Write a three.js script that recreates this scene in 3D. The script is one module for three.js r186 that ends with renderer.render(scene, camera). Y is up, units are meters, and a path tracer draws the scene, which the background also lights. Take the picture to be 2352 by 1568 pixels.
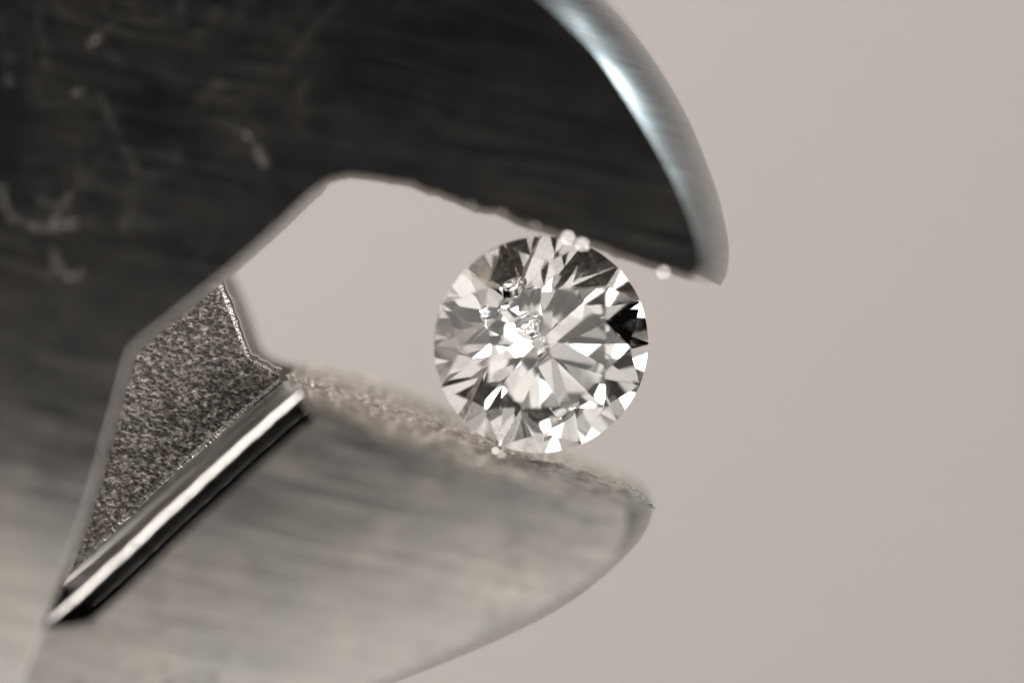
import * as THREE from 'three';
import { mergeGeometries, mergeVertices } from 'three/addons/utils/BufferGeometryUtils.js';
import { TessellateModifier } from 'three/addons/modifiers/TessellateModifier.js';
import { RectAreaLightUniformsLib } from 'three/addons/lights/RectAreaLightUniformsLib.js';
import { Brush, Evaluator, SUBTRACTION } from 'three-bvh-csg';

// ---------------------------------------------------------------- camera, lamps, exposure
RectAreaLightUniformsLib.init();
const MM = 0.001;                       // lengths below are millimetres
const DIST = 165;                       // lens to focal plane
const scene = new THREE.Scene();
scene.background = new THREE.Color().setRGB(0.003, 0.0029, 0.0028);   // dim room
const camera = new THREE.PerspectiveCamera(2 * Math.atan(7.84 / DIST) * 180 / Math.PI, 1024 / 682, 0.02, 5);
camera.position.set(0, 0, DIST * MM);
camera.lookAt(0, 0, 0);
camera.focus = DIST * MM;
camera.userData.fStop = 15;
const renderer = new THREE.WebGLRenderer({ antialias: true });
renderer.toneMapping = THREE.LinearToneMapping;
renderer.toneMappingExposure = 1;
renderer.shadowMap.enabled = true;

const STRIP_ROLL = 0.52;
function lampPanel(name, label, at, aim, w, h, color, intensity, roll = 0) {
  const g = new THREE.Group();
  g.name = name; g.userData = { label, category: 'lamp', group: 'lamps of the photo set' };
  g.position.set(at[0] * MM, at[1] * MM, at[2] * MM);
  g.lookAt(aim[0] * MM, aim[1] * MM, aim[2] * MM);
  g.rotateZ(roll);
  const housing = new THREE.Mesh(new THREE.BoxGeometry((w + 8) * MM, (h + 8) * MM, 12 * MM), new THREE.MeshStandardMaterial({ color: 0x161616, roughness: 0.6 }));
  housing.name = 'housing'; housing.position.z = -7 * MM;
  const face = new THREE.Mesh(new THREE.PlaneGeometry(w * MM, h * MM), new THREE.MeshStandardMaterial({ color: 0x999999, emissive: color, emissiveIntensity: intensity * 0.15 }));
  face.name = 'lamp_face'; face.position.z = -0.6 * MM;
  const l = new THREE.RectAreaLight(color, intensity, w * MM, h * MM);
  l.rotation.y = Math.PI; l.position.z = 0.4 * MM;
  g.add(housing, face, l);
  scene.add(g);
  return g;
}
lampPanel('led_lamp', 'square warm white LED lamp above the hinge side of the nippers', [-118, 131, -58], [0, 0, 0], 84, 84, new THREE.Color().setRGB(1, 0.96, 0.92), 26);
lampPanel('led_lamp_001', 'tall cool white LED lamp beside the jaw tips', [154, 96, -38], [0, 0, 0], 34, 110, new THREE.Color().setRGB(0.80, 0.95, 1), 7.5);
lampPanel('led_lamp_002', 'warm LED strip lamp in front of the jaw tips', [81, -39, 121], [0, 0, 0], 34, 98, new THREE.Color().setRGB(1, 0.955, 0.91), 8.5, STRIP_ROLL);

// ---------------------------------------------------------------- helpers
function rng(seed) { let a = seed >>> 0; return () => { a = (a + 0x6d2b79f5) | 0; let t = Math.imul(a ^ (a >>> 15), 1 | a); t = (t + Math.imul(t ^ (t >>> 7), 61 | t)) ^ t; return ((t ^ (t >>> 14)) >>> 0) / 4294967296; }; }
function hash2(x, y, s) { let h = Math.imul(x | 0, 374761393) ^ Math.imul(y | 0, 668265263) ^ Math.imul(s | 0, 1274126177); h = Math.imul(h ^ (h >>> 13), 1274126177); h ^= h >>> 16; return (h >>> 0) / 4294967296; }
function vnoise(x, y, s) {
  const xi = Math.floor(x), yi = Math.floor(y); let fx = x - xi, fy = y - yi;
  fx = fx * fx * (3 - 2 * fx); fy = fy * fy * (3 - 2 * fy);
  const a = hash2(xi, yi, s), b = hash2(xi + 1, yi, s), c = hash2(xi, yi + 1, s), d = hash2(xi + 1, yi + 1, s);
  return a + (b - a) * fx + (c - a) * fy + (a - b - c + d) * fx * fy;
}
// a point of the photograph (2352 wide) at a depth z in front of the focal plane, in mm
function at(u, v, z) { const k = (DIST - z) / DIST; return new THREE.Vector3((u - 1176) / 100 * k, (784 - v) / 100 * k, z); }
const V = (p) => new THREE.Vector3(p.x * MM, p.y * MM, p.z * MM);
const REGION = { x: -21, y: -20, w: 36 };               // the span of the brushed-steel textures in mm
const uvOf = (p) => [(p.x - REGION.x) / REGION.w, (p.y - REGION.y) / REGION.w];
// surface through rows of equally many points (mm); uv planar unless uvFn is given
function loft(rows, uvFn, flip = false) {
  const R = rows.length, C = rows[0].length, pos = [], uv = [], idx = [];
  for (let r = 0; r < R; r++) for (let c = 0; c < C; c++) {
    const p = rows[r][c]; pos.push(p.x * MM, p.y * MM, p.z * MM);
    uv.push(...(uvFn ? uvFn(p, r, c) : uvOf(p)));
  }
  for (let r = 0; r + 1 < R; r++) for (let c = 0; c + 1 < C; c++) {
    const a = r * C + c, b = a + 1, d = a + C, e = d + 1;
    flip ? idx.push(a, b, d, b, e, d) : idx.push(a, d, b, b, d, e);
  }
  const g = new THREE.BufferGeometry();
  g.setAttribute('position', new THREE.Float32BufferAttribute(pos, 3));
  g.setAttribute('uv', new THREE.Float32BufferAttribute(uv, 2));
  g.setIndex(idx); g.computeVertexNormals();
  return g;
}
function curve(list, n, z = 0) {           // smooth line through [u, v] points, n + 1 samples, as [u, v]
  const c = new THREE.CatmullRomCurve3(list.map((p) => new THREE.Vector3(p[0], p[1], p[2] ?? z)), false, 'centripetal');
  return c.getPoints(n).map((p) => [p.x, p.y, p.z]);
}
// a flat-ish face: outline in [u, v], height function of (x, y) in mm with its slope
function face(outline, zf, step) {
  const pts = outline.map(([u, v]) => { let p = at(u, v, 3); p = at(u, v, zf(p.x, p.y)); return new THREE.Vector2(p.x, p.y); });
  let g = new THREE.ShapeGeometry(new THREE.Shape(pts));
  g.deleteAttribute('normal'); g.deleteAttribute('uv');
  g = new TessellateModifier(step, 7).modify(g);
  const p = g.attributes.position, nor = [], uv = [], e = 1e-3, n = new THREE.Vector3();
  for (let i = 0; i < p.count; i++) {
    const x = p.getX(i), y = p.getY(i), z = zf(x, y);
    n.set(-(zf(x + e, y) - zf(x - e, y)) / (2 * e), -(zf(x, y + e) - zf(x, y - e)) / (2 * e), 1).normalize();
    nor.push(n.x, n.y, n.z); uv.push(...uvOf({ x, y })); p.setXYZ(i, x * MM, y * MM, z * MM);
  }
  g.setAttribute('normal', new THREE.Float32BufferAttribute(nor, 3));
  g.setAttribute('uv', new THREE.Float32BufferAttribute(uv, 2));
  // ShapeGeometry of a clockwise outline is turned round: make every triangle face +z
  const idx = []; for (let i = 0; i < p.count; i += 3) {
    const ax = p.getX(i), ay = p.getY(i);
    const s = (p.getX(i + 1) - ax) * (p.getY(i + 2) - ay) - (p.getX(i + 2) - ax) * (p.getY(i + 1) - ay);
    s > 0 ? idx.push(i, i + 1, i + 2) : idx.push(i, i + 2, i + 1);
  }
  g.setIndex(idx);
  return g;
}
function flush(g) { const o = g.index ? g : mergeVertices(g); for (const k of Object.keys(o.attributes)) if (!['position', 'normal', 'uv'].includes(k)) o.deleteAttribute(k); return o; }
function mesh(name, geo, mat, parent) {
  const m = new THREE.Mesh(Array.isArray(geo) ? mergeGeometries(geo.map(flush)) : geo, mat);
  m.name = name; m.castShadow = m.receiveShadow = true; parent.add(m); return m;
}
// edge band of a plate: inner outline on its face, outer outline at depth zo, rounded between; round 0 = quarter round, near 1 = straight chamfer
function band(inner, outer, zf, zo, round, rows = 10, back = null) {
  const out = [], f0 = round * Math.PI / 2 * 0.98, s0 = Math.sin(f0), c0 = Math.cos(f0);
  for (let r = 0; r <= rows; r++) {
    const f = f0 + (Math.PI / 2 - f0) * r / rows, a = (Math.sin(f) - s0) / (1 - s0), b = (c0 - Math.cos(f)) / c0;
    out.push(inner.map((p, i) => {
      const q = outer[i]; let m = at(p[0], p[1], 3); const z0 = zf(m.x, m.y), z1 = typeof zo === 'function' ? zo(i / (inner.length - 1)) : zo;
      return at(p[0] + (q[0] - p[0]) * a, p[1] + (q[1] - p[1]) * a, z0 + (z1 - z0) * b);
    }));
  }
  if (back) for (const [du, dv, z] of back) out.push(outer.map((q, i) => at(q[0] + du * (i + 0.5) / inner.length, q[1] + dv, z)));
  return out;
}

// ---------------------------------------------------------------- textures
const T = 2048;
function dataTex(data, srgb, n = T) {
  const t = new THREE.DataTexture(data, n, n, THREE.RGBAFormat, THREE.UnsignedByteType);
  t.magFilter = THREE.LinearFilter; t.minFilter = THREE.LinearFilter; t.wrapS = t.wrapT = THREE.RepeatWrapping;
  if (srgb) t.colorSpace = THREE.SRGBColorSpace; t.needsUpdate = true; return t;
}
const clamp = (x) => Math.max(0, Math.min(255, Math.round(x)));
function brushed(seed, angle, angle2, strokes, pits) {
  // grind lines; strokes = scuffs [[u, v], ...], width in px of the photograph, strength
  const scuff = new Float32Array(T * T);
  const mmPer = REGION.w / T;
  for (const [line, width, amount] of strokes) {
    for (let k = 0; k + 1 < line.length; k++) {
      const a = at(line[k][0], line[k][1], 3), b = at(line[k + 1][0], line[k + 1][1], 3), R = width / 100;
      const x0 = Math.floor((Math.min(a.x, b.x) - R - REGION.x) / mmPer), x1 = Math.ceil((Math.max(a.x, b.x) + R - REGION.x) / mmPer);
      const y0 = Math.floor((Math.min(a.y, b.y) - R - REGION.y) / mmPer), y1 = Math.ceil((Math.max(a.y, b.y) + R - REGION.y) / mmPer);
      for (let j = Math.max(0, y0); j < Math.min(T, y1); j++) for (let i = Math.max(0, x0); i < Math.min(T, x1); i++) {
        const px = REGION.x + i * mmPer, py = REGION.y + j * mmPer, dx = b.x - a.x, dy = b.y - a.y;
        const t = Math.max(0, Math.min(1, ((px - a.x) * dx + (py - a.y) * dy) / (dx * dx + dy * dy)));
        const d = Math.hypot(px - a.x - dx * t, py - a.y - dy * t) / R;
        if (d < 1) { const s = 0.7 * amount * Math.min(1, 1.6 * (1 - d)) * Math.max(0, Math.min(1, 2.4 * (0.6 * vnoise(px * 9, py * 9, seed + 9) + 0.4 * vnoise(px * 30, py * 30, seed + 12)) - 0.55 - 0.5 * d)); scuff[j * T + i] = Math.max(scuff[j * T + i], s); }
      }
    }
  }
  const col = new Uint8Array(T * T * 4), rough = new Uint8Array(T * T * 4), bump = new Uint8Array(T * T * 4);
  const ca = Math.cos(angle), sa = Math.sin(angle), cb = Math.cos(angle2), sb = Math.sin(angle2);
  for (let j = 0; j < T; j++) for (let i = 0; i < T; i++) {
    const x = REGION.x + i * mmPer, y = REGION.y + j * mmPer;
    const a = x * ca + y * sa, b = -x * sa + y * ca, a2 = x * cb + y * sb, b2 = -x * sb + y * cb;
    const w = vnoise(a * 0.5, b * 0.5, seed + 1) * 0.18;
    const l1 = vnoise(a * 0.35, (b + w) * 9, seed + 2), l2 = vnoise(a * 0.7, (b + w) * 26, seed + 3), l3 = vnoise(a2 * 0.9, b2 * 14, seed + 4);
    const l = 0.45 * l1 + 0.35 * l2 + 0.2 * l3, fine = vnoise(x * 40, y * 40, seed + 5), blot = vnoise(x * 0.6, y * 0.6, seed + 6) * 0.6 + vnoise(x * 2.1, y * 2.1, seed + 7) * 0.4;
    let pit = 0; if (pits) { const q = vnoise(a2 * 3.6, b2 * 9, seed + 8); pit = Math.max(0, q - 0.72) * pits * vnoise(x * 0.25 + 3, y * 0.25, seed + 10); }
    const s = scuff[j * T + i], o = (j * T + i) * 4;
    const c = 0.80 + 0.15 * (l - 0.5) + 0.08 * (blot - 0.5) - pit;
    const warm = 1 + 0.03 * (blot - 0.5);
    const mix = (m, d) => clamp(255 * (m * (1 - s) + d * s));
    col[o] = mix(c * warm, 0.80); col[o + 1] = mix(c * 0.985, 0.77); col[o + 2] = mix(c * 0.97 / warm, 0.73); col[o + 3] = 255;
    rough[o] = 0; rough[o + 1] = clamp(255 * (0.72 + 0.22 * (l2 - 0.5) + 0.15 * (blot - 0.5) + 0.4 * s)); rough[o + 2] = clamp(255 * (1 - 0.85 * s)); rough[o + 3] = 255;
    const h = clamp(255 * (0.5 + 0.42 * (l - 0.5) + 0.1 * (fine - 0.5) - 0.3 * pit)); bump[o] = bump[o + 1] = bump[o + 2] = h; bump[o + 3] = 255;
  }
  return { map: dataTex(col, true), rm: dataTex(rough), bump: dataTex(bump) };
}
function grainy(seed, n, mm, dark, light, stain, opts = {}) {     // pitted cast or torn steel with stains
  const col = new Uint8Array(n * n * 4), rough = new Uint8Array(n * n * 4), bump = new Uint8Array(n * n * 4);
  const f = opts.freq ?? 9, sx = opts.stretch ?? 1.7;
  for (let j = 0; j < n; j++) for (let i = 0; i < n; i++) {
    const x = i / n * mm, y = j / n * mm;
    const xr = x * 0.966 - y * 0.26, yr = x * 0.26 + y * 0.966;
    const g1 = vnoise(xr * f / sx, yr * f, seed), g2 = vnoise(xr * f * 2.3 / sx, yr * f * 2.3, seed + 1), g3 = vnoise(xr * f * 5, yr * f * 5, seed + 2);
    let g = 0.45 * g1 + 0.35 * g2 + 0.2 * g3; g = Math.max(0, Math.min(1, (g - 0.5) * (opts.contrast ?? 2.4) + 0.5));
    const st = Math.max(0, vnoise(x * 1.6, y * 1.6, seed + 3) * 0.55 + vnoise(x * 6, y * 6, seed + 4) * 0.45 - 0.56) * 4 * (opts.stains ?? 1);
    const s = Math.min(1, st), o = (j * n + i) * 4;
    for (let c = 0; c < 3; c++) { const m = dark[c] + (light[c] - dark[c]) * g; col[o + c] = clamp(m * (1 - s * 0.7) + stain[c] * s * 0.7); }
    col[o + 3] = 255;
    rough[o + 1] = clamp(255 * (0.95 - 0.5 * g + 0.2 * s)); rough[o + 2] = clamp(255 * (0.95 - 0.7 * s)); rough[o + 3] = 255;
    bump[o] = bump[o + 1] = bump[o + 2] = clamp(255 * g); bump[o + 3] = 255;
  }
  return { map: dataTex(col, true, n), rm: dataTex(rough, false, n), bump: dataTex(bump, false, n), mm };
}
const rr = rng(77);
const scuffs = [];
const scuff = (line, w, s) => scuffs.push([line, w, s]);
scuff([[0, 430], [10, 480], [40, 510], [100, 525], [160, 520]], 12, 0.42);
scuff([[118, 530], [135, 490], [160, 450]], 12, 0.4);
scuff([[90, 455], [140, 480], [175, 520]], 9, 0.25);
scuff([[122, 580], [130, 610], [160, 640], [190, 625]], 12, 0.32);
scuff([[0, 640], [80, 640], [150, 622]], 7, 0.2);
scuff([[560, 310], [585, 340], [602, 375]], 16, 0.42); scuff([[510, 280], [560, 310]], 12, 0.16);
scuff([[205, 98], [222, 82]], 15, 0.42); scuff([[222, 82], [258, 52]], 9, 0.16);
scuff([[170, 215], [195, 207]], 12, 0.4); scuff([[15, 170], [18, 205]], 11, 0.35); scuff([[100, 140], [102, 155]], 12, 0.25);
scuff([[225, 215], [270, 310], [320, 420]], 10, 0.14); scuff([[270, 525], [285, 505]], 13, 0.25); scuff([[35, 990], [45, 950], [65, 920]], 9, 0.12);
scuff([[640, 170], [720, 60], [790, -10]], 9, 0.08);
for (let k = 0; k < 90; k++) { const u = rr() * 800 - 100, v = rr() * 560, a = rr() * 6.28, l = 20 + rr() * 70; scuff([[u, v], [u + Math.cos(a) * l, v + Math.sin(a) * l]], 5 + rr() * 14, 0.02 + rr() * 0.07); }
const upperTex = brushed(11, -0.21, -0.21, scuffs, 0);
const lowerTex = brushed(31, -0.22, 0.2, [[[[965, 1150], [975, 1190]], 10, 0.12], [[[870, 1200], [890, 1260]], 8, 0.08], [[[940, 1010], [1010, 1030]], 8, 0.1]], 0.9);
const floorTex = grainy(51, 1024, 9, [98, 95, 92], [214, 209, 203], [160, 138, 118], { freq: 20, stretch: 1.8, contrast: 2.2, stains: 0.22 });
const edgeTex = grainy(71, 1024, 12, [160, 154, 147], [224, 217, 209], [134, 112, 97], { freq: 7, stretch: 2.2, contrast: 1.7, stains: 0.4 });

const steel = (t, extra) => new THREE.MeshPhysicalMaterial({ metalness: 1, roughness: 0.5, map: t.map, roughnessMap: t.rm, metalnessMap: t.rm, bumpMap: t.bump, bumpScale: 6e-6, ...extra });
const M = {
  upper: steel(upperTex, { roughness: 0.31 }),
  lower: steel(lowerTex),
  rim: new THREE.MeshPhysicalMaterial({ color: new THREE.Color().setRGB(0.53, 0.52, 0.515), metalness: 1, roughness: 0.39, roughnessMap: upperTex.rm, bumpMap: upperTex.bump, bumpScale: 3.5e-6 }),
  floor: new THREE.MeshPhysicalMaterial({ metalness: 1, roughness: 0.75, map: floorTex.map, roughnessMap: floorTex.rm, metalnessMap: floorTex.rm, bumpMap: floorTex.bump, bumpScale: 6e-5 }),
  worn: new THREE.MeshPhysicalMaterial({ color: new THREE.Color().setRGB(0.7, 0.68, 0.65), metalness: 1, roughness: 0.42, roughnessMap: floorTex.rm, bumpMap: floorTex.bump, bumpScale: 1.6e-5 }),
  edge: new THREE.MeshPhysicalMaterial({ metalness: 1, roughness: 0.85, map: edgeTex.map, roughnessMap: edgeTex.rm, metalnessMap: edgeTex.rm, bumpMap: edgeTex.bump, bumpScale: 5e-5 }),
  step: new THREE.MeshPhysicalMaterial({ color: new THREE.Color().setRGB(0.53, 0.52, 0.51), metalness: 1, roughness: 0.36 }),
  bright: new THREE.MeshPhysicalMaterial({ color: new THREE.Color().setRGB(0.82, 0.80, 0.78), metalness: 1, roughness: 0.14 }),
  paper: new THREE.MeshStandardMaterial({ color: new THREE.Color().setRGB(0.488, 0.455, 0.437), roughness: 0.95 }),
  card: new THREE.MeshStandardMaterial({ color: new THREE.Color().setRGB(0.88, 0.86, 0.83), roughness: 0.9 }),
  diamond: new THREE.MeshPhysicalMaterial({ color: 0xffffff, roughness: 0, metalness: 0, transmission: 1, thickness: 5 * MM, ior: 2.417 }),
  dust: new THREE.MeshStandardMaterial({ color: new THREE.Color().setRGB(0.8, 0.78, 0.74), roughness: 0.9 }),
};

// ---------------------------------------------------------------- paper sweep behind and below
{
  const prof = [[-150, 260], [-150, 100], [-150, 0]];                 // [z, y] down the back, round, then forward
  for (let k = 1; k <= 12; k++) { const a = k / 12 * Math.PI / 2; prof.push([-150 + 40 * (1 - Math.cos(a)), -58 - 40 * Math.sin(a)]); }
  prof.push([0, -98], [150, -98], [320, -98]);
  const rows = prof.map(([z, y]) => [-260, -130, 0, 130, 260].map((x) => new THREE.Vector3(x, y, z)));
  const s = mesh('paper_backdrop', loft(rows, (p) => [p.x / 100, p.z / 100]), M.paper, scene);
  s.userData = { label: 'plain warm grey paper backdrop behind the diamond and jaws', category: 'backdrop', kind: 'structure' };
}

// white cards that throw light back on the front of the set
{
  let cards = 0;
  const card = (w, h, x, y, z, label) => {
    const c = mesh(cards++ ? 'reflector_card_00' + (cards - 1) : 'reflector_card', new THREE.BoxGeometry(w * MM, h * MM, 1.5 * MM), M.card, scene);
    c.position.set(x * MM, y * MM, z * MM); c.lookAt(0, 0, 0);
    c.userData = { label, category: 'card', group: 'white cards in front of the jaws' };
  };
  card(110, 160, 132, -18, 84, 'white reflector card standing on the paper facing the jaw tips');
  card(90, 190, -120, -3, 92, 'white reflector card standing on the paper beside the hinge');
  card(170, 80, 0, 136, 46, 'white reflector card leaning over the top of the set');
  card(52, 70, 42, -36, 150, 'narrow white reflector card close beside the lens');
  card(100, 92, -40, -50, 104, 'white reflector card leaning low in front of the lower jaw');
}

// ---------------------------------------------------------------- the nippers
const tool = new THREE.Group();
tool.name = 'cutting_nippers';
tool.userData = { label: 'steel cutting nippers gripping the diamond between their worn jaws', category: 'nippers' };
scene.add(tool);
const across = (x, y) => y * Math.cos(0.22) + x * Math.sin(0.22);
const upperZ = (x, y) => { const s = across(x, y) + 7.3; return 3.7 - (s > 0 ? 0.0155 : 0.003) * s * s / 2; };
const lowerZ = (x, y) => { const q = 0.3 * x - 0.95 * y - 4.7; return 3.2 - 0.036 * q * q / 2; };

// upper jaw: a plate that runs on over the hinge
const uRimIn = curve([[-900, -450], [-300, -470], [300, -420], [760, -270], [1050, -130], [1235, 0], [1300, 60], [1370, 130], [1430, 215], [1490, 310], [1540, 400], [1580, 490], [1602, 560], [1606, 605], [1588, 636]], 140);
const uRimOut = curve([[-900, -640], [-300, -650], [320, -600], [860, -430], [1190, -190], [1390, 0], [1462, 82], [1532, 184], [1582, 274], [1622, 370], [1652, 455], [1672, 545], [1675, 582], [1668, 632], [1655, 656]], 140);
const uBite = curve([[1588, 636], [1500, 607], [1430, 586], [1340, 554], [1260, 531], [1205, 515], [1150, 490], [1090, 476], [1040, 457], [950, 427], [880, 409], [800, 403], [752, 412]], 120);
const r1 = rng(5);
for (let i = 3; i < uBite.length - 6; i++) uBite[i][1] += (vnoise(i * 0.5, 2.5, 3) - 0.5) * 9 + (r1() - 0.5) * 2;
const uSide = curve([[752, 412], [715, 440], [640, 512], [520, 618], [400, 715], [318, 782], [296, 806], [286, 840], [265, 915], [200, 1150], [140, 1320], [98, 1432], [45, 1568], [-60, 1850], [-400, 2100], [-900, 2200]], 140);
const uSideOff = (i) => { const t = i / 140; return t < 0.03 ? 6 + 400 * t : 18; };
function shifted(line, off, sgn = 1) {
  return line.map((p, i) => {
    const a = line[Math.max(0, i - 1)], b = line[Math.min(line.length - 1, i + 1)], dx = b[0] - a[0], dy = b[1] - a[1], l = Math.hypot(dx, dy) || 1, o = off(i);
    return [p[0] + sgn * dy / l * o, p[1] - sgn * dx / l * o];
  });
}
const uSideOut = shifted(uSide, (i) => { const v = uSide[i][1]; return v > 1300 ? Math.max(4, 18 - (v - 1300) * 0.12) : i < 6 ? 8 + i * 1.8 : 19; }, 1);
const jawU = mesh('upper_jaw', face([...uRimIn, ...uBite.slice(1), ...uSide.slice(1)], upperZ, 0.9), M.upper, tool);
mesh('bevel_rim', loft(band(uRimIn, uRimOut, upperZ, -0.6, 0.34, 14, [[-10, -4, -1.8], [-60, -30, -3.3]])), M.rim, jawU).userData.label = 'polished curved bevel around the back of the upper jaw';
{
  const mid = uBite.map((p, i) => [p[0], p[1] + 9]), rows = band(uBite, mid, upperZ, 0.9, 0.2, 6, null);
  rows.push(uBite.map((p) => at(p[0], p[1] + 4, -0.4)), uBite.map((p) => at(p[0], p[1] - 14, -3.3)));
  mesh('cutting_edge', loft(rows, (p, r, c) => [c * 0.02, r * 0.05]), M.edge, jawU);
  // the plate's broken edge: a narrow bevel, then the wall down to the recess
  const sideRows = [[0, 0], [0.25, 0.025], [0.5, 0.08], [0.72, 0.35], [0.9, 1.4], [1, 3]].map(([k, dz]) => uSide.map((p, i) => { const q = uSideOut[i], m = at(p[0], p[1], 3); return at(p[0] + (q[0] - p[0]) * k, p[1] + (q[1] - p[1]) * k, upperZ(m.x, m.y) - dz); }));
  mesh('side_wall', loft(sideRows), M.rim, jawU);
}

// lower jaw
const F = [[690, 922], [720, 940], [752, 948], [817, 972], [871, 1000], [924, 1019], [989, 1032], [1024, 1060], [1096, 1084], [1154, 1101], [1230, 1123], [1326, 1143], [1406, 1157], [1440, 1166]];
const E = [[655, 862], [700, 876], [752, 890], [830, 915], [900, 936], [993, 964], [1060, 992], [1135, 1021], [1192, 1042], [1250, 1057], [1306, 1071], [1421, 1108], [1470, 1128], [1497, 1156]];
const B = [[690, 832], [715, 836], [752, 842], [830, 862], [900, 885], [985, 915], [1050, 944], [1120, 970], [1180, 995], [1250, 1022], [1306, 1044], [1400, 1074], [1458, 1100], [1490, 1136]];
const lF = curve(F, 160), lE = curve(E, 160), lB = curve(B, 160);
for (let i = 8; i < 155; i++) lF[i][1] += (vnoise(i * 0.33, 7.5, 3) - 0.5) * 12 + (vnoise(i * 0.11, 1.5, 4) - 0.5) * 10;
const lRimIn = curve([[1440, 1166], [1440, 1200], [1428, 1240], [1398, 1288], [1300, 1360], [1150, 1440], [1000, 1508], [858, 1568], [400, 1720], [0, 1840], [-200, 1900]], 120);
const lRimOut = curve([[1499, 1160], [1494, 1190], [1476, 1228], [1440, 1272], [1312, 1380], [1158, 1462], [1006, 1527], [880, 1575], [412, 1740], [8, 1862], [-190, 1925]], 120);
// joint line L, the worn step beside the hinge; from the jaw's throat down to where the plates meet
const L0 = [[690, 905], [640, 948], [560, 1018], [470, 1100], [380, 1182], [290, 1268], [200, 1352], [140, 1402], [104, 1434]];
const L = curve(L0, 120);
const lw = (i, s) => (vnoise(i * 0.4, s, 8) - 0.5) * 2 + (vnoise(i * 0.12, s + 3, 8) - 0.5) * 2.5;
const fade = (i) => Math.min(1, (120 - i) / 26 + 0.12) * Math.min(1, 0.8 + i / 20);
const ledgeUp = shifted(L, (i) => (6.5 + lw(i, 1)) * fade(i), -1), ledgeLo = shifted(L, (i) => (6.5 - lw(i, 1) + lw(i, 5) * 0.15) * fade(i), 1);
const stepFace = shifted(L, (i) => 62 * fade(i), 1);
stepFace[0] = [700, 934]; for (let k = 1; k < 10; k++) { const t = k / 10; stepFace[k] = [700 + (stepFace[10][0] - 700) * t + 18 * Math.sin(t * Math.PI), 934 + (stepFace[10][1] - 934) * t + 8 * Math.sin(t * Math.PI)]; }
const zL = (i) => 2.45 + 0.5 * i / 120;
const jawL = mesh('lower_jaw', face([...lF, ...lRimIn.slice(1), [20, 1600], [80, 1470], ...stepFace.slice().reverse(), ], lowerZ, 0.9), M.lower, tool);
mesh('bevel_rim', loft(band(lRimIn, lRimOut, lowerZ, (t) => 0.1 - 0.5 * t, 0.42, 12, [[-6, 0, -1.8], [-40, -10, -3.3]])), M.rim, jawL).userData.label = 'polished curved bevel around the lower jaw';
{
  const rows = [], N = 26;
  for (let r = 0; r <= N; r++) {
    const t = r / N, row = [];
    for (let i = 0; i <= 160; i++) {
      const f = lF[i], e = lE[i], b = lB[i], m = at(f[0], f[1], 3), zf0 = lowerZ(m.x, m.y);
      const k = t < 0.5 ? t * 2 : t * 2 - 1;
      const p = t < 0.5 ? [f[0] + (e[0] - f[0]) * k, f[1] + (e[1] - f[1]) * k, zf0 * (1 - k)] : [e[0] + (b[0] - e[0]) * k, e[1] + (b[1] - e[1]) * k, -3.4 * k];
      const edge = r === 0 || i === 0 || i === 160 ? 0 : 1;
      const n = edge * ((vnoise(i * 0.4, r * 0.6, 21) - 0.5) * 7 + (vnoise(i * 1.3, r * 1.5, 22) - 0.5) * 4);
      row.push(at(p[0], p[1] - n, p[2]));
    }
    rows.push(row);
  }
  rows.push(lB.map((p) => at(p[0], p[1] + 60, -3.6)));
  mesh('cutting_edge', loft(rows, (p, r, c) => [p.x / 12, p.z / 12], true), M.edge, jawL).userData.label = 'torn grey cutting edge of the lower jaw';
  // step between the face of the jaw and the joint: groove wall, bright ledge, dark chamfer
  const wallLow = shifted(L, (i) => (52 + lw(i, 9) * 0.5) * fade(i), -1);
  const ledge = (line, dz) => line.map((p, i) => at(p[0], p[1], zL(i) + dz * fade(i)));
  const faceEdge = stepFace.map((p) => { const m = at(p[0], p[1], 3); return at(p[0], p[1], lowerZ(m.x, m.y)); });
  const bulge = (A, Bq, k, dz) => A.map((a, i) => a.clone().lerp(Bq[i], k).add(new THREE.Vector3(0, 0, dz * fade(i))));
  const la = ledge(ledgeUp, 0.024), lb = ledge(ledgeLo, -0.024), wl = wallLow.map((p, i) => at(p[0], p[1], -0.3 + 0.5 * i / 120));
  const dark = [lb, bulge(lb, faceEdge, 0.06, -1.6), bulge(lb, faceEdge, 0.4, -2.9), bulge(lb, faceEdge, 0.7, -2.8), bulge(lb, faceEdge, 0.96, -1.4), faceEdge];
  mesh('joint_step', [loft([wl, bulge(wl, la, 0.35, -0.12), bulge(wl, la, 0.75, -0.05), la]), loft(dark)], M.step, jawL).userData.label = 'dark step between the lower jaw face and the joint';
  mesh('step_ledge', loft([la, bulge(la, lb, 0.25, 0.008), bulge(la, lb, 0.5, 0.012), bulge(la, lb, 0.75, 0.008), lb]), M.bright, jawL).userData.label = 'thin bright worn ledge along the step';
}
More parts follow.
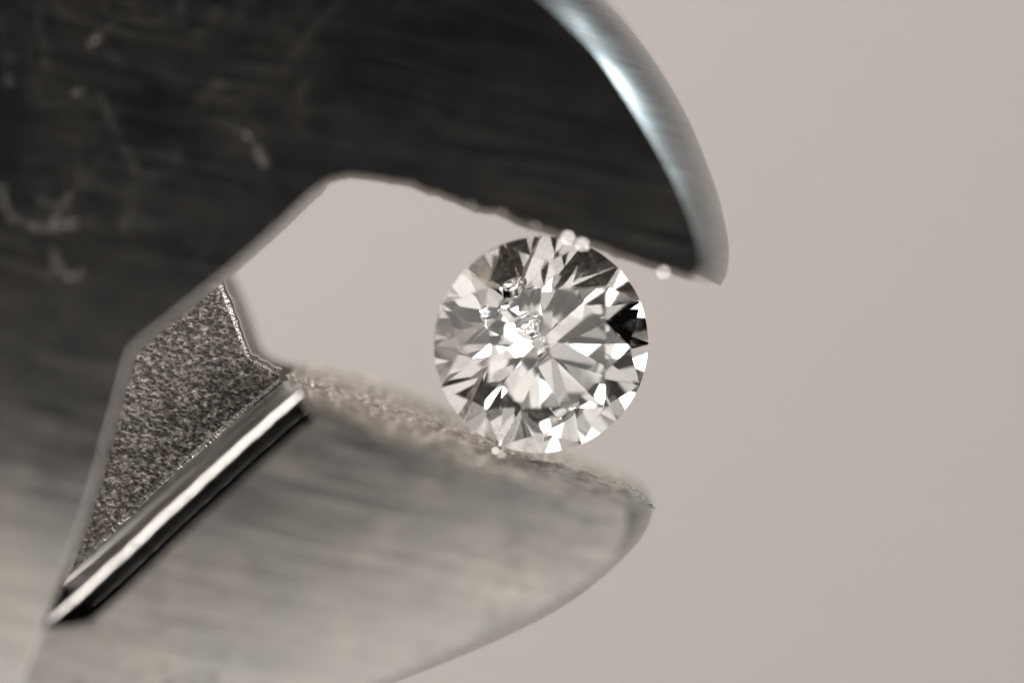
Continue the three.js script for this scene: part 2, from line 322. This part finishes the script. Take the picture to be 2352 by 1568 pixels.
// recess of the joint: grainy floor with worn round edges
{
  const floorZ = (x, y) => { const u = x * 100 + 1176, v = 784 - y * 100; return -0.05 - 0.0009 * Math.max(0, v - 850) - 0.00015 * Math.max(0, 500 - u); };
  const right = curve([[500, 652], [515, 690], [540, 755], [566, 822]], 30), low = curve([[566, 822], [600, 842], [640, 862]], 14);
  const mLine = curve([[640, 868], [560, 935], [470, 1012], [380, 1092], [290, 1178], [205, 1262], [140, 1345], [108, 1410]], 60);
  const outline = [...right, ...low.slice(1), ...mLine, [40, 1400], [120, 1000], [200, 700], [380, 600]];
  const fl = mesh('joint_recess', face(outline, floorZ, 0.5), M.floor, jawL);
  fl.userData.label = 'rough grainy cast floor of the joint recess';
  const p = fl.geometry.attributes, uv = p.uv; for (let i = 0; i < uv.count; i++) uv.setXY(i, p.position.getX(i) / MM / 9, p.position.getY(i) / MM / 9);
  const uvf = (q) => [q.x / 9, q.y / 9];
  const corner = (line, width, drop) => {            // bevel worn along the brink, then the wall below it
    const wob = (i) => width + (vnoise(i * 0.6, width, 12) - 0.5) * 5, lo = shifted(line, wob, 1), under = shifted(line, (i) => wob(i) + 4, 1), z = (p) => { const m = at(p[0], p[1], 0); return floorZ(m.x, m.y); };
    const A = line.map((p) => at(p[0], p[1], z(p))), Bq = lo.map((p, i) => at(p[0], p[1], z(line[i]) - drop)), mid = A.map((p, i) => p.clone().lerp(Bq[i], 0.5).add(new THREE.Vector3(0, 0, drop * 0.16)));
    mesh('worn_corner', loft([A, mid, Bq, under.map((p, i) => at(p[0], p[1], z(line[i]) - 0.7))], uvf), M.worn, fl);
  };
  corner([...right, ...low.slice(1)], 13, 0.05);
  corner(mLine, 13, 0.045);
  // rear plate of the joint, seen past the recess
  const bp = curve([[450, 560], [520, 625], [545, 670], [572, 740], [594, 800], [620, 826], [690, 846], [760, 870]], 60);
  const backZ = () => -2.2;
  const bg = face([...bp, [700, 1000], [300, 1500], [-100, 1500], [-100, 800], [300, 560]], backZ, 1.2);
  const bpo = shifted(bp, () => 9, 1);
  mesh('rear_plate', [bg, loft(band(bp, bpo, backZ, -3.6, 0.3, 6, null))], M.step, jawL);
}

// ---------------------------------------------------------------- diamond: round brilliant, table towards the lens
{
  const R = 2.5, gh = 0.07, planes = [];
  const plane = (az, slope, up, through) => { const s = Math.sin(slope), c = Math.cos(slope) * up, n = new THREE.Vector3(s * Math.cos(az), s * Math.sin(az), c); planes.push({ n, d: n.dot(through) }); };
  const d2 = Math.PI / 180, rt = 0.585 * R, ca = 34.3 * d2;
  const tableZ = gh + (R - rt) * Math.tan(ca);
  planes.push({ n: new THREE.Vector3(0, 0, 1), d: tableZ });
  for (let k = 0; k < 8; k++) {
    const az = (22.5 + 45 * k) * d2, sz = 45 * k * d2;
    const g1 = new THREE.Vector3(R * Math.cos(az), R * Math.sin(az), gh), g0 = g1.clone().setZ(-gh);
    plane(az, ca, 1, g1); plane(az, 40.9 * d2, -1, g0);
    const ap = rt * Math.cos(22.5 * d2);
    plane(sz, 21.5 * d2, 1, new THREE.Vector3(ap * Math.cos(sz), ap * Math.sin(sz), tableZ));
    for (const s of [-1, 1]) { plane(az + s * 11.25 * d2, 41.6 * d2, 1, g1); plane(az + s * 11.25 * d2, 42.1 * d2, -1, g0); }
  }
  for (let k = 0; k < 112; k++) { const a = (k + 0.5) / 112 * 2 * Math.PI; planes.push({ n: new THREE.Vector3(Math.cos(a), Math.sin(a), 0), d: R * (0.9965 + 0.002 * vnoise(k * 0.7, 0.5, 6)) }); }
  const pos = [], nor = [];
  planes.forEach((p, pi) => {
    const t = Math.abs(p.n.z) < 0.9 ? new THREE.Vector3(0, 0, 1) : new THREE.Vector3(1, 0, 0);
    const a = t.clone().cross(p.n).normalize(), b = p.n.clone().cross(a), o = p.n.clone().multiplyScalar(p.d);
    let poly = [[-9, -9], [9, -9], [9, 9], [-9, 9]].map(([x, y]) => o.clone().addScaledVector(a, x).addScaledVector(b, y));
    planes.forEach((q, qi) => {
      if (qi === pi || !poly.length) return;
      const out = [];
      poly.forEach((v, i) => {
        const w = poly[(i + 1) % poly.length], dv = q.n.dot(v) - q.d, dw = q.n.dot(w) - q.d;
        if (dv <= 1e-9) out.push(v);
        if ((dv <= 1e-9) !== (dw <= 1e-9)) out.push(v.clone().lerp(w, dv / (dv - dw)));
      });
      poly = out;
    });
    for (let i = 1; i + 1 < poly.length; i++) for (const v of [poly[0], poly[i], poly[i + 1]]) { pos.push(v.x, v.y, v.z); nor.push(p.n.x, p.n.y, p.n.z); }
  });
  let g = new THREE.BufferGeometry();
  g.setAttribute('position', new THREE.Float32BufferAttribute(pos, 3));
  g.setAttribute('normal', new THREE.Float32BufferAttribute(nor, 3));
  g.setAttribute('uv', new THREE.Float32BufferAttribute(new Float32Array(pos.length / 3 * 2), 2));
  // chips broken out round the culet
  const culet = -gh - R * Math.tan(40.9 * d2), ev = new Evaluator(); ev.useGroups = false; ev.attributes = ['position', 'normal', 'uv'];
  let body = new Brush(g); body.updateMatrixWorld();
  const scoop = (x, y, z, r, sx, sy, sz, seed) => {
    const s = new THREE.SphereGeometry(r, 40, 30), p = s.attributes.position;
    for (let i = 0; i < p.count; i++) { const q = new THREE.Vector3().fromBufferAttribute(p, i), n = q.clone().normalize(); const k = 1 + 0.03 * (vnoise(n.x * 4 + 5, n.y * 4 + n.z * 1.7, seed) - 0.5) + 0.001 * Math.sin(n.z * 22 + seed); p.setXYZ(i, q.x * k * sx, q.y * k * sy, q.z * k * sz); }
    s.computeVertexNormals();
    const b = new Brush(s); b.position.set(x, y, z); b.updateMatrixWorld();
    body = ev.evaluate(body, b, SUBTRACTION);
  };
  const chip = (x, y, out, r, seed) => { const q = Math.hypot(x, y), n = new THREE.Vector3(x / q * 0.655, y / q * 0.655, -0.756); scoop(x + n.x * out, y + n.y * out, culet + q * Math.tan(40.9 * d2) + n.z * out, r, 1, 1, 1, seed); };
  scoop(0.04, 0.08, culet - 0.34, 0.50, 1, 1.1, 1, 3);
  chip(-0.22, 0.40, 0.95, 1.07, 4);
  g = body.geometry;
  const stone = new THREE.Mesh(g, M.diamond);
  stone.name = 'diamond'; stone.castShadow = stone.receiveShadow = true;
  stone.userData = { label: 'round brilliant cut diamond with chipped culet held between the jaws', category: 'diamond' };
  const n = new THREE.Vector3(0.18, -0.12, 0).setZ(Math.sqrt(1 - 0.18 ** 2 - 0.12 ** 2));
  stone.quaternion.setFromUnitVectors(new THREE.Vector3(0, 0, 1), n);
  stone.scale.setScalar(MM);
  stone.position.copy(V(at(1243, 791.5, 0.4)));
  scene.add(stone);
  // dust on the crown: specks scattered, thick on one lower facet
  const r = rng(91), bits = [], lump = new THREE.IcosahedronGeometry(1, 0);
  const top = (x, y) => Math.min(...planes.filter((p) => p.n.z > 0.1).map((p) => (p.d - p.n.x * x - p.n.y * y) / p.n.z));
  const speck = (x, y, q) => { if (Math.hypot(x, y) < 2.44) bits.push(lump.clone().scale(q * (0.6 + r()), q * (0.6 + r()), q * 0.5).rotateZ(r() * 6).translate(x, y, top(x, y) + q * 0.25)); };
  for (let k = 0; k < 150; k++) { const a = r() * 6.28, d = Math.sqrt(r()) * 2.4; speck(Math.cos(a) * d, Math.sin(a) * d, 0.004 + 0.010 * r() * r()); }
  for (let k = 0; k < 140; k++) { const t = r(); speck(-0.95 + 0.5 * (r() - 0.3) - 0.1 * t, -1.55 - 0.62 * Math.sqrt(t), 0.004 + 0.011 * r()); }
  for (let k = 0; k < 40; k++) speck(-0.1 + 0.7 * (r() - 0.5), 1.2 + 0.7 * (r() - 0.5), 0.004 + 0.007 * r());
  const d = new THREE.Mesh(mergeGeometries(bits), M.dust); d.name = 'dust'; d.userData = { kind: 'stuff', label: 'fine pale dust specks on the diamond facets' };
  stone.add(d);
}
// ---------------------------------------------------------------- metal burrs torn up along the cutting edges
{
  const half = new THREE.Vector3(83, -36, 120).normalize().add(new THREE.Vector3(0, 0, 1)).normalize();
  const r = rng(17);
  const burr = (u, v, z, size, tilt, parent) => {
    const g = new THREE.CylinderGeometry(size * 0.62, size, size * 1.1, 7, 1), p = g.attributes.position;
    for (let i = 0; i < p.count; i++) if (p.getY(i) < 0) p.setXYZ(i, p.getX(i) * (0.8 + 0.5 * hash2(Math.round(p.getX(i) * 900), Math.round(p.getZ(i) * 900), 3)), p.getY(i), p.getZ(i));
    g.scale(MM, MM, MM); g.computeVertexNormals();
    const m = mesh('metal_burr', g.toNonIndexed(), M.bright, parent); m.geometry.computeVertexNormals();
    const n = half.clone().add(new THREE.Vector3((r() - 0.5) * tilt, (r() - 0.5) * tilt, 0)).normalize();
    m.quaternion.setFromUnitVectors(new THREE.Vector3(0, 1, 0), n);
    m.position.copy(V(at(u, v, z)));
  };
  burr(1303, 545, 3.3, 0.085, 0.02, jawU); burr(1336, 560, 3.2, 0.08, 0.02, jawU); burr(1523, 624, 3.3, 0.06, 0.02, jawU);
  for (const [u, v] of [[946, 425], [1152, 489], [1410, 580], [1080, 472], [1228, 521]]) burr(u, v, 3.2, 0.06 + 0.03 * r(), 1.2, jawU);
  burr(1137, 1034, 1.7, 0.042, 0.05, jawL); burr(1152, 1043, 2.1, 0.035, 0.12, jawL); burr(1212, 1072, 2.2, 0.05, 0.8, jawL);
  // curl of metal on the tip of the lower jaw
  const t = new THREE.TorusKnotGeometry(0.05, 0.024, 40, 7, 2, 3).scale(MM, 1.25 * MM, MM);
  const c = mesh('metal_burr', t, M.step, jawL); c.position.copy(V(at(1496, 1164, 0.1))); c.userData.label = 'tiny curled burr on the tip of the lower jaw';
}
renderer.render(scene, camera);
